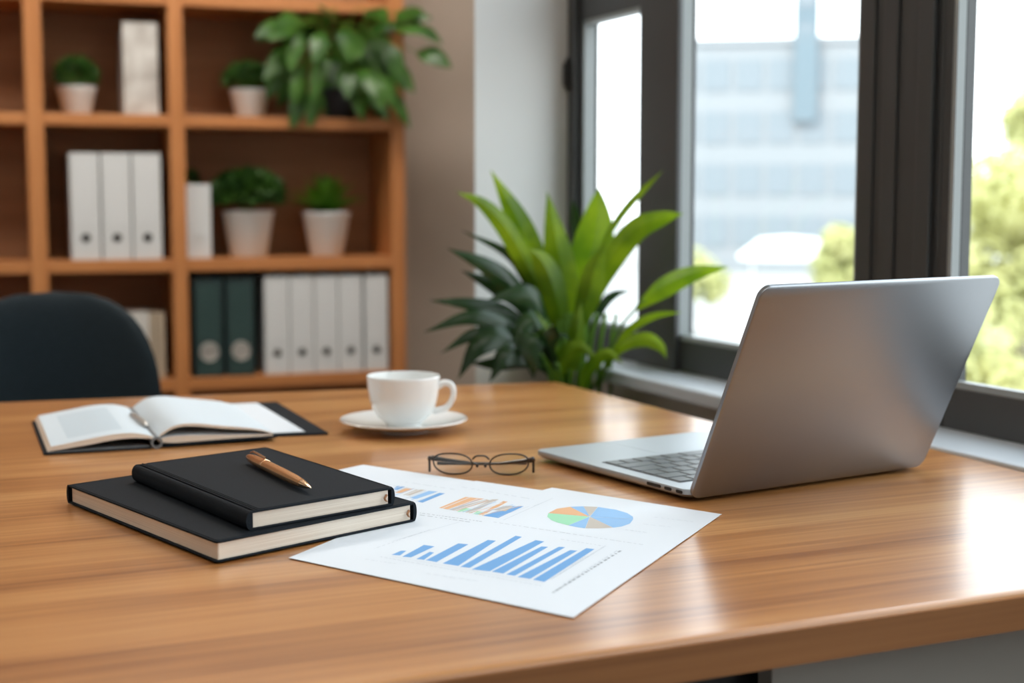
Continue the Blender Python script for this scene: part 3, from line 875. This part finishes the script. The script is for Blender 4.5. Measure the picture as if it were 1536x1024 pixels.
# copper pen on the small notebook
PZ = .7843
p0 = V((.3095, 1.318, 0)); p1 = V((.3235, 1.152, 0))
ax_ = (p1-p0); plen = ax_.length
pen = empty('pen', 'polished copper pen lying on the smaller black notebook', 'pen', p0+V((0, 0, PZ+.0057)), math.atan2(ax_.y, ax_.x))
def xlathe(prof, seg=28):
    bm = nb(); rings = []
    for x, r_ in prof:
        rings.append([bm.verts.new((x, r_*math.cos(2*math.pi*i/seg), r_*math.sin(2*math.pi*i/seg))) for i in range(seg)])
    for A, B in zip(rings, rings[1:]):
        for i in range(seg):
            j = (i+1) % seg; bm.faces.new((A[i], A[j], B[j], B[i]))
    bm.faces.new(rings[0][::-1]); bm.faces.new(rings[-1])
    return bm
pl = plen
body = obj('barrel', xlathe([(.052, .0051), (.10, .0051), (.128, .0047), (.145, .0038)]), 'copper', pen)
obj('cap', xlathe([(0, .0010), (.001, .0022), (.006, .0034), (.016, .0044), (.030, .0050), (.048, .0051)]), 'copper', pen)
obj('centre_band', xlathe([(.048, .0051), (.0482, .0056), (.0518, .0056), (.052, .0051)]), 'copper_l', pen, label='bright copper ring')
obj('grip_section', xlathe([(.145, .0036), (.1455, .0038), (.147, .0036), (.156, .0026), (plen-.003, .0012), (plen, .0006)]), 'copper_l', pen, label='bright copper tip')
bm = nb(); tube(bm, [(.004, .0016, .0042), (.012, .0018, .0066), (.030, .0018, .0064), (.046, .0018, .0060)], [.0008, .0010, .0010, .0008], 8)
obj('clip', bm, 'copper_l', pen, label='thin bright clip')

# ------------------------------------------------------------ printed sheets
INK = ['paper', 'blue', 'blue_l', 'orange', 'tan', 'green', 'grey', 'lgrey']
def stroke(bm, a, b_, w, z, mi, dash=None):
    a, b_ = V((*a, 0)), V((*b_, 0)); d = b_-a; ln = d.length; d = d.normalized(); s = V((-d.y, d.x, 0))*w/2
    if not dash: segs = [(0, ln)]
    else:
        segs = []; x = 0; rr_ = random.Random(int(ln*1e5))
        while x < ln:
            l = rr_.uniform(.4, 1.4)*dash; segs.append((x, min(ln, x+l))); x += l+dash*rr_.uniform(.3, .8)
    for x0, x1 in segs:
        flat(bm, [a+d*x0-s, a+d*x1-s, a+d*x1+s, a+d*x0+s], z, mi)
ztop = .7510
bm = nb()
prism(bm, [(.2844, 1.0792), (.4171, .8438), (.6745, 1.0722), (.5365, 1.3065)], ztop-.0002, ztop)
zi = ztop+.00008
BARS = [[(0.3611, 1.055), (0.3667, 1.0506), (0.3765, 1.0632), (0.3725, 1.0649)], [(0.3667, 1.0459), (0.3726, 1.0413), (0.402, 1.0672), (0.396, 1.0755)], [(0.3745, 1.0346), (0.3791, 1.0299), (0.3945, 1.0484), (0.3922, 1.0521)], [(0.3801, 1.0282), (0.3855, 1.0194), (0.4298, 1.0627), (0.4235, 1.0691)], [(0.3883, 1.0136), (0.3967, 1.0017), (0.4552, 1.0651), (0.4502, 1.0703)], [(0.397, 0.9984), (0.4026, 0.9928), (0.4803, 1.0688), (0.4772, 1.0746)], [(0.4022, 0.988), (0.4126, 0.9773), (0.4905, 1.0467), (0.486, 1.0538)], [(0.4135, 0.9757), (0.4192, 0.9671), (0.4856, 1.0289), (0.4812, 1.0323)], [(0.4201, 0.9637), (0.4244, 0.9576), (0.4978, 1.0222), (0.4934, 1.0255)], [(0.425, 0.9537), (0.4313, 0.9451), (0.5016, 1.008), (0.4971, 1.012)], [(0.4323, 0.9423), (0.4373, 0.9331), (0.5165, 1.007), (0.5118, 1.0125)]]
for i, q in enumerate(BARS): flat(bm, q, zi+.00001*(i % 2), 1)
PC = (0.5667, 1.1145)
RIM = [(0.5321, 1.1297), (0.5392, 1.1427), (0.5542, 1.1562), (0.5689, 1.1586), (0.5812, 1.1559), (0.5917, 1.1477), (0.6015, 1.1309), (0.6042, 1.1141), (0.6018, 1.099), (0.5973, 1.0901), (0.5865, 1.0761), (0.5742, 1.0688), (0.5654, 1.0679), (0.5529, 1.0703), (0.5427, 1.0756), (0.5384, 1.0814), (0.5341, 1.0912), (0.5301, 1.1058), (0.5294, 1.1159)]
def wedge(idx, mi):
    pts = [PC]+[RIM[k % len(RIM)] for k in idx]
    c = V((sum(p[0] for p in pts)/len(pts), sum(p[1] for p in pts)/len(pts)))
    flat(bm, [((p[0]-c.x)*.985+c.x, (p[1]-c.y)*.985+c.y) for p in pts], zi, mi)
wedge([1, 2, 3], 3); wedge([3, 4], 2); wedge([4, 5], 4); wedge([5, 6, 7, 8, 9], 2); wedge([9, 10, 11, 12], 2)
wedge([12, 13, 14], 4); wedge([14, 15, 16], 2); wedge([16, 17, 18, 0, 1], 5)
C2 = [[(0.4576, 1.2027), (0.4625, 1.1927), (0.5105, 1.2227), (0.4978, 1.2378)], [(0.4625, 1.1927), (0.467, 1.1845), (0.5134, 1.2131), (0.5115, 1.2195)], [(0.4665, 1.1806), (0.4721, 1.1781), (0.4831, 1.1862), (0.4792, 1.1932)], [(0.4721, 1.1756), (0.4765, 1.1701), (0.5221, 1.2148), (0.5163, 1.2174)], [(0.476, 1.1662), (0.4797, 1.1621), (0.4879, 1.1712), (0.4841, 1.1754)], [(0.4797, 1.1621), (0.4825, 1.1583), (0.5258, 1.2021), (0.523, 1.2061)], [(0.4816, 1.1562), (0.4904, 1.1424), (0.5307, 1.1773), (0.5216, 1.1835)], [(0.499, 1.174), (0.5074, 1.1651), (0.5226, 1.182), (0.5151, 1.1879)]]
for q, mi in zip(C2, (3, 4, 5, 4, 5, 3, 1, 4)): flat(bm, q, zi+(.00002 if mi == 4 else 0), mi)
for k in range(7):                   # pale gaps and blue slivers between the small bars
    a = V(C2[0][0]).lerp(V(C2[6][0]), (k+.5)/7); b2 = V(C2[0][3]).lerp(V(C2[6][2]), (k+.5)/7)
    stroke(bm, a, b2, .0011, zi+.00004, 0); stroke(bm, a+V((.0012, -.0022)), b2+V((.0012, -.0022)), .0009, zi+.00004, 2 if k % 2 else 3)
LNT = [([(0.4314, 1.1819), (0.4632, 1.135)], 6, .0012, .004), ([(0.4342, 1.1897), (0.4718, 1.1351)], 6, .0012, .003),
       ([(0.4918, 1.1468), (0.5359, 1.1761)], 7, .0005, 0), ([(0.4805, 1.1293), (0.5601, 1.0031)], 6, .0006, .004),
       ([(0.5333, 0.994), (0.4307, 0.9045)], 6, .0020, .005), ([(0.5305, 0.9952), (0.4459, 0.9202)], 7, .0008, .006),
       ([(0.5708, 1.1993), (0.4911, 1.1328)], 7, .0006, 0), ([(0.4531, 1.1414), (0.3768, 1.0983)], 7, .0005, 0),
       ([(0.3381, 1.05), (0.3564, 1.0258)], 7, .0008, .003), ([(0.3667, 0.9902), (0.3939, 0.9546)], 7, .0008, .004),
       ([(0.5062, 1.0485), (0.5274, 1.014)], 7, .0010, .003), ([(0.3595, 1.0504), (0.4349, 0.9296)], 7, .0004, 0),
       ([(0.351, 1.0530), (0.4310, 0.9246)], 7, .0010, .003),
       ([(0.5295, 1.0131), (0.445, 0.9378)], 7, .0014, .002), ([(0.5717, 1.0573), (0.5829, 1.0408)], 7, .0010, .003), ([(0.4751, 0.9671), (0.4991, 0.9889)], 7, .0008, .003),
       ([(0.4200, 1.1250), (0.3550, 1.0800)], 7, .0007, .005), ([(0.5400, 1.1750), (0.5600, 1.1900)], 7, .0007, .004), ([(.618, 1.09), (.640, 1.06)], 7, .0007, .004), ([(.596, 1.07), (.612, 1.05)], 7, .0007, .004),
       ([(0.5119, 1.2831), (0.5517, 1.2017)], 7, .0012, .008)]
for (a, b2), mi, w, dsh in LNT: stroke(bm, a, b2, w, zi+.00002, mi, dsh or None)
o = obj('printed_sheet', bm, INK, smooth=False)
tag(o, 'white sheet printed with a blue bar chart and a pie chart', 'paper', 'printed chart sheets on the desk')
d_ = V((.488, -.873)); q_ = V((-.873, -.488)); Lc = V((.462, 1.4395))
bm = nb(); prism(bm, [Lc, Lc+d_*.297, Lc+d_*.297+q_*.21, Lc+q_*.21], .7501, .7503)
z2 = .75038
C1 = [[(0.4476, 1.3024), (0.4507, 1.2981), (0.4629, 1.3095), (0.4571, 1.3164)], [(0.4443, 1.2862), (0.4493, 1.281), (0.4676, 1.2966), (0.4605, 1.3027)], [(0.4476, 1.2731), (0.4527, 1.268), (0.4757, 1.287), (0.4687, 1.2931)], [(0.4491, 1.2582), (0.4532, 1.2507), (0.4839, 1.2746), (0.4772, 1.2816)], [(0.4497, 1.2412), (0.4529, 1.2315), (0.4899, 1.2602), (0.4829, 1.2691)]]
for q, mi in zip(C1, (1, 3, 4, 2, 1)): flat(bm, q, z2, mi)
for k in range(8):
    a = V((.4330, 1.2900)).lerp(V((.4529, 1.2315)), k/7); b2 = V((.4600, 1.3130)).lerp(V((.4870, 1.2620)), k/7)
    stroke(bm, a, b2, .0011, z2+.00003, (0, 7, 2)[k % 3])
stroke(bm, (.4709, 1.332), (.5068, 1.2704), .0012, z2, 7, .008)
stroke(bm, (.44, 1.345), (.47, 1.29), .0012, z2, 7, .006)
o = obj('printed_sheet', bm, INK, smooth=False)
tag(o, 'white sheet with a small orange and blue chart, partly under the notebooks', 'paper', 'printed chart sheets on the desk')
Ec = V((.5923, 1.2464)); Cc = V((.6802, 1.0773)); dd = (Cc-Ec)
bm = nb(); prism(bm, [Ec, Cc, Cc+q_*.19, Ec+q_*.10], .7505, .7507)
o = obj('printed_sheet', bm, INK, smooth=False)
tag(o, 'white sheet peeking out behind the pie chart, corner nearest the laptop', 'paper', 'printed chart sheets on the desk')

# ------------------------------------------------------------ cup and saucer
SCp = V((.577, 1.636, .750))
bm = nb()
lathe(bm, [(0, .0022), (.024, .0022), (.026, 0), (.030, 0), (.032, .0030), (.052, .0065), (.070, .0115), (.0770, .0140), (.0776, .0152), (.0768, .0160), (.069, .0135), (.050, .0088), (.030, .0060), (.0245, .0058), (.024, .0066), (.0232, .0060), (0, .0056)], 72)
o = obj('saucer', bm, 'porcelain'); o.location = SCp
tag(o, 'white porcelain saucer under the teacup', 'saucer')
cup = empty('teacup', 'white porcelain teacup standing on its saucer', 'cup', SCp+V((0, 0, .0061)), 0)
bm = nb()
outer = [(0, .001), (.0185, .001), (.0190, 0), (.0210, 0), (.0215, .0035), (.0245, .0055), (.031, .0110), (.0370, .0200), (.0410, .0320), (.0432, .045), (.0445, .0585), (.0448, .0612)]
inner = [(.0442, .0622), (.0432, .0615), (.0415, .0450), (.0392, .0320), (.0350, .0205), (.029, .0120), (.021, .0070), (0, .0055)]
lathe(bm, outer+inner, 72)
obj('bowl', bm, 'porcelain', cup)
hd = V((math.cos(YAW+R(4)), -math.sin(YAW+R(4)), 0))
def HP(x, z): return hd*x+V((0, 0, z))
bm = nb(); pts = catmull([HP(.0415, .049), HP(.050, .0535), HP(.0585, .051), HP(.0615, .041), HP(.0575, .029), HP(.049, .0215), HP(.0360, .0185)], 6)
n = len(pts); tube(bm, pts, [.0044-.0010*math.sin(math.pi*i/(n-1)) for i in range(n)], 14)
obj('handle', bm, 'porcelain', cup)

# ------------------------------------------------------------ glasses
g0 = V((.5085, 1.3610, .75)); g1 = V((.6015, 1.3140, .75))
gx = (g1-g0).normalized(); gl_len = (g1-g0).length
gy = V((-gx.y, gx.x, 0))
G = empty('eyeglasses', 'thin dark metal reading glasses folded on the desk', 'glasses', g0, math.atan2(gx.y, gx.x))
def lens_curve(cx, flip):
    pts = []
    for i in range(40):
        a = 2*math.pi*i/40
        x = math.copysign(abs(math.cos(a))**.85, math.cos(a))*.0198
        z = math.copysign(abs(math.sin(a))**.9, math.sin(a))*((.0102 if math.sin(a) > 0 else .0116))
        x += flip*(.0026 if math.sin(a) > 0 else -.002)*abs(math.sin(a))
        pts.append(V((cx+x, -.002*(1-((x)/.02)**2)+z*-.10, .0124+z)))
    return pts
LENM = [.0232, gl_len-.0232]
for cx, fl in ((LENM[0], -1), (LENM[1], 1)):
    pts = lens_curve(cx, fl)
    bm = nb(); tube(bm, pts, .00085, 8, True); rim_ = obj('rim', bm, 'gunmetal', G)
    bm = nb(); vs = [bm.verts.new(p) for p in pts]; vb = [bm.verts.new(p+V((0, .0008, 0))) for p in pts]
    bm.faces.new(vs); bm.faces.new(vb[::-1])
    for i in range(40): bm.faces.new((vs[i], vs[(i+1) % 40], vb[(i+1) % 40], vb[i]))
    obj('lens', bm, 'glass', rim_)
mx_ = gl_len/2
bm = nb(); tube(bm, catmull([(mx_-.0085, -.001, .0165), (mx_-.005, -.003, .0198), (mx_, -.0036, .0205), (mx_+.005, -.003, .0198), (mx_+.0085, -.001, .0165)], 5), .0010, 8)
obj('bridge', bm, 'gunmetal', G)
for s in (-1, 1):
    bm = nb(); tube(bm, catmull([(mx_+s*.0075, -.001, .0130), (mx_+s*.0055, .003, .0115), (mx_+s*.0045, .004, .0100)], 4), .0005, 6)
    lathe(bm, [(0, -.0022), (.0014, -.0012), (.0016, 0), (.0014, .0012), (0, .0022)], 10, (mx_+s*.0042, .004, .0088))
    obj('nose_pad', bm, 'gunmetal', G)
for s in (-1, 1):
    xe = 0 if s < 0 else gl_len
    bm = nb(); tube(bm, catmull([(xe-s*.0040, -.0005, .0165), (xe, .0005, .0172), (xe+s*.0012, .004, .0165), (xe+s*.0014, .006, .0120), (xe+s*.0014, .0065, .0016)], 4), [.0015]*5+[.0020]*6+[.0013]*6, 8)
    obj('end_piece', bm, 'gunmetal', G)
    bm = nb(); yy = .008 if s > 0 else .014
    pth = [(xe+s*.0004, yy-.001, .0148), (xe-s*.010, yy+.001, .0130), (xe-s*.040, yy+.004, .0092), (xe-s*.070, yy+.004, .0090), (xe-s*(gl_len-.006), yy+.002, .0098)]
    rr = [.0028]*5+[.0024-.0008*k/6 for k in range(7)]+[.0012]*7+[.0012, .0013, .0014, .0016, .0018, .0018]
    pts = catmull(pth, 6); tube(bm, pts, (rr+[.0018]*10)[:len(pts)], 8, flatz=1.0)
    obj('temple', bm, 'gunmetal', G)

# ------------------------------------------------------------ folio with a white pad
fo = empty('folio', 'thin black folio lying under the open notebook', 'folder', (0, 0, .750))
bm = nb(); prism(bm, [(.345, 1.665), (.4844, 1.6435), (.495, 1.9297), (.365, 1.945)], 0, .0028)
obj('cover', bm, 'leather', fo, bevel=.0008)
bm = nb(); prism(bm, [(.352, 1.675), (.4600, 1.6600), (.4665, 1.925), (.372, 1.936)], .0029, .0034)
obj('pad', bm, 'paper', fo, smooth=False, label='white writing pad')

# ------------------------------------------------------------ open notebook
GO = V((.2792, 1.6325, .750)); ga = math.atan2(.999, .043)-math.pi/2
on = empty('open_notebook', 'open notebook with pale blank pages and a black cover', 'notebook', GO, ga)
LL = .245
zr = .0037                          # right half rests on the folio
bm = nb(); hexa(bm, [(-.122, -.002, 0), (-.006, -.002, 0), (-.006, LL+.003, 0), (-.122, LL+.003, 0)], [(-.122, -.002, .0022), (-.006, -.002, .0022), (-.006, LL+.003, .0022), (-.122, LL+.003, .0022)])
obj('left_cover', bm, 'leather', on, bevel=.0006)
bm = nb(); hexa(bm, [(.006, -.002, .0008), (.137, -.002, zr), (.137, LL+.003, zr), (.006, LL+.003, .0008)], [(.006, -.002, .0030), (.137, -.002, zr+.0020), (.137, LL+.003, zr+.0020), (.006, LL+.003, .0030)])
obj('right_cover', bm, 'leather', on, bevel=.0006)
bm = nb(); n = 20                    # the hollow spine tube
ro, ri = .0066, .0042
A = [[bm.verts.new((r_*math.cos(2*math.pi*i/n), y, .0067+r_*math.sin(2*math.pi*i/n))) for i in range(n)] for r_, y in ((ro, -.003), (ro, LL+.003), (ri, LL+.003), (ri, -.003))]
for k in range(4):
    P_, Q_ = A[k], A[(k+1) % 4]
    for i in range(n): bm.faces.new((P_[i], P_[(i+1) % n], Q_[(i+1) % n], Q_[i]))
obj('spine_tube', bm, 'greyboard', on)
bm = nb(); prism(bm, [(-.118, 0), (-.008, 0), (-.008, LL), (-.118, LL)], .0023, .0034)
obj('left_endpaper', bm, 'greyboard', on, smooth=False)
def pageblock(name, topc, botc, y0, y1, m, skew=0, label=None):
    T = catmull([(x, 0, z) for x, z in topc], 7); B = catmull([(x, 0, z) for x, z in botc], 7)
    bm = nb(); rows = []
    for k in range(9):
        y = y0+(y1-y0)*k/8
        rows.append(([bm.verts.new((p.x+skew*k/8, y, p.z)) for p in T], [bm.verts.new((p.x+skew*k/8, y, p.z)) for p in B]))
    for (t0, b0), (t1, b1) in zip(rows, rows[1:]):
        for i in range(len(t0)-1):
            bm.faces.new((t0[i], t0[i+1], t1[i+1], t1[i])).material_index = 0
            bm.faces.new((b0[i], b1[i], b1[i+1], b0[i+1])).material_index = 1
        bm.faces.new((t0[0], t1[0], b1[0], b0[0])).material_index = 1
        bm.faces.new((t0[-1], b0[-1], b1[-1], t1[-1])).material_index = 1
    for t0, b0 in (rows[0], rows[-1]):
        for i in range(len(t0)-1): bm.faces.new((t0[i], b0[i], b0[i+1], t0[i+1])).material_index = 1
    if name == 'left_pages':
        bm.faces.ensure_lookup_table(); bm.normal_update()
        for f in bm.faces:
            c = f.calc_center_median()
            if f.material_index == 0 and -.092 < c.x < -.035 and .035 < c.y < LL-.04: f.material_index = 2
    return obj(name, bm, [m, 'pages', 'printblock'], on, label=label)
pageblock('left_pages', [(-.001, .0120), (-.010, .0158), (-.028, .0192), (-.050, .0185), (-.080, .0142), (-.114, .0090)],
          [(-.001, .0100), (-.010, .0118), (-.028, .0132), (-.050, .0120), (-.080, .0078), (-.118, .0036)], 0, LL, 'notepaper')
pageblock('right_pages', [(.001, .0120), (.008, .0180), (.022, .0252), (.042, .0262), (.075, .0215), (.112, .0160), (.133, .0100)],
          [(.001, .0105), (.008, .0158), (.022, .0222), (.042, .0228), (.075, .0182), (.112, .0140), (.133, .0090)], 0, LL, 'notepaper')
pageblock('lower_pages', [(.002, .0108), (.020, .0125), (.050, .0120), (.090, .0100), (.133, .0082)],
          [(.002, .0070), (.020, .0048), (.050, .0052), (.090, .0060), (.133, .0064)], .0005, LL-.001, 'notepaper')
bm = nb()
stroke(bm, (-.100, .030), (-.035, .030), .0008, .0, 0); bm.free()
# metal pen lying in the gutter
pn2 = empty('pen', 'silver pen resting in the gutter of the open notebook', 'pen', GO+V((-.0005, .060, .0175)), ga+R(94))
obj('barrel', xlathe([(0, .0016), (.004, .0034), (.05, .0036), (.085, .0034)]), 'ring', pn2)
obj('tip', xlathe([(.085, .0034), (.086, .0030), (.098, .0018), (.104, .0006)]), 'gunmetal', pn2)
obj('clip', box(nb(), .004, .036, -.001, .001, .0034, .0048), 'ring', pn2, bevel=.0004)

# ------------------------------------------------------------ outside
M['facade'] = mat('pale_facade', (.265, .285, .30), .8)  # distance haze is mixed into the facade and window colours
M['facglass'] = mat('facade_glass', (.205, .238, .262), .7)
M['facglass2'] = mat('stair_glass', (.145, .195, .225), .7)
M['ground'] = noise_col(mat('paving', (.38, .38, .37), .9), (.34, .34, .33), (.42, .41, .40), nscale=.4)
M['canopy'] = mat('white_canopy', (.75, .75, .75), .7)
M['bark'] = mat('bark', (.08, .06, .045), .9)
def OUT(u, dist, z=0):               # bearing given by its column in the frame
    a = YAW+math.atan((u-768)/2150)
    return V((math.sin(a)*dist, math.cos(a)*dist, z))
GZ = -3.5
obj('ground', box(nb(), 3, 260, -120, 260, GZ-.2, GZ), 'ground', kind='structure', smooth=False)
bl = empty('office_building', 'pale office block with bands of windows beyond the wide pane', 'building', OUT(1165, 92, GZ), -(YAW+math.atan((1165-768)/2150)))
obj('wall', box(nb(), -7.0, 9.5, 0, 14, 0, 14.2), 'facade', bl, smooth=False)
obj('roof', box(nb(), -7.2, 9.7, -.2, 14.2, 14.2, 14.6), 'facade', bl, smooth=False)
for k in range(4):
    for j in range(8):
        obj('window', box(nb(), -6.7+j*2.0, -5.1+j*2.0, -.08, .05, 1.6+k*3.25, 3.5+k*3.25), 'facglass', bl, smooth=False)
obj('stair_glazing', box(nb(), .85, 2.25, -.5, 0, 9.4, 14.9), 'facglass2', bl, smooth=False, label='blue glazed stair bay')
tw = empty('office_tower', 'pale blue slender tower rising behind the office block', 'building', OUT(1203, 108, GZ), -(YAW+math.atan((1203-768)/2150)))
obj('wall', box(nb(), -.9, .9, 0, 5, 0, 30), 'facglass2', tw, smooth=False)
for k in range(8):
    obj('window', box(nb(), -.7, .7, -.06, .05, 2+k*3.3, 4+k*3.3), 'facglass', tw, smooth=False)
cn = empty('canopy', 'white canopy on posts in front of the office block', 'canopy', OUT(1182, 62, GZ), -(YAW+math.atan((1182-768)/2150)))
bm = nb(); lathe(bm, [(0, 3.0), (1.2, 2.9), (2.1, 2.2), (2.1, 2.05), (0, 2.1)], 24); obj('roof', bm, 'canopy', cn)
for x in (-1.5, 1.5):
    bm = nb(); tube(bm, [(x, 0, 0), (x, 0, 2.15)], .06, 8); obj('post', bm, 'canopy', cn)
def tree(label, u, dist, zc, rx, rz, n, seed, ls=.16, group='trees outside the windows'):
    rn = random.Random(seed); P0 = OUT(u, dist, GZ)
    t = empty('tree', label, 'tree', P0, 0, group)
    bm = nb(); tube(bm, [(0, 0, 0), (.05, 0, (zc-GZ)*.5), (0, .05, zc-GZ)], [.16, .12, .05], 10); obj('trunk', bm, 'bark', t)
    cl = []
    for i in range(26):
        d = V((rn.gauss(0, 1), rn.gauss(0, 1), rn.gauss(0, .8))).normalized()*rn.uniform(.35, .9)
        cl.append((V((d.x*rx, d.y*rx, zc-GZ+d.z*rz)), rn.uniform(.28, .45)*rx))
    bm = nb()
    for i in range(n):
        c, r_ = rn.choice(cl)
        d = V((rn.gauss(0, 1), rn.gauss(0, 1), rn.gauss(0, 1))).normalized()
        p = c+d*r_*rn.uniform(.7, 1)
        a = V((rn.gauss(0, 1), rn.gauss(0, 1), rn.gauss(0, 1))).normalized(); b2 = a.cross(d)
        if b2.length < .1: continue
        b2 = b2.normalized(); a = b2.cross((d+V((0, 0, .4))).normalized())
        bm.faces.new([bm.verts.new(p+x) for x in (-a*ls, b2*ls*.45, a*ls, -b2*ls*.45)])
    obj('foliage', bm, 'leaf_tree', t, smooth=False)
tree('yellow-green tree filling the right-hand window', 1530, 17, .55, 1.15, 1.35, 5200, 31, .085)
tree('tree crown rising at the right edge of the view', 1555, 19, 2.0, .55, .55, 1500, 32, .08)
tree('yellow-green tree low in the right-hand window beside the frame', 1432, 12, -.35, .80, .72, 3800, 33, .07)
tree('tree half hidden behind the thick window mullion', 1292, 26, -.15, .85, 1.0, 2600, 34, .11)
tree('low yellow-green tree below the office block', 1035, 48, -1.6, 1.6, .7, 1800, 35, .16)
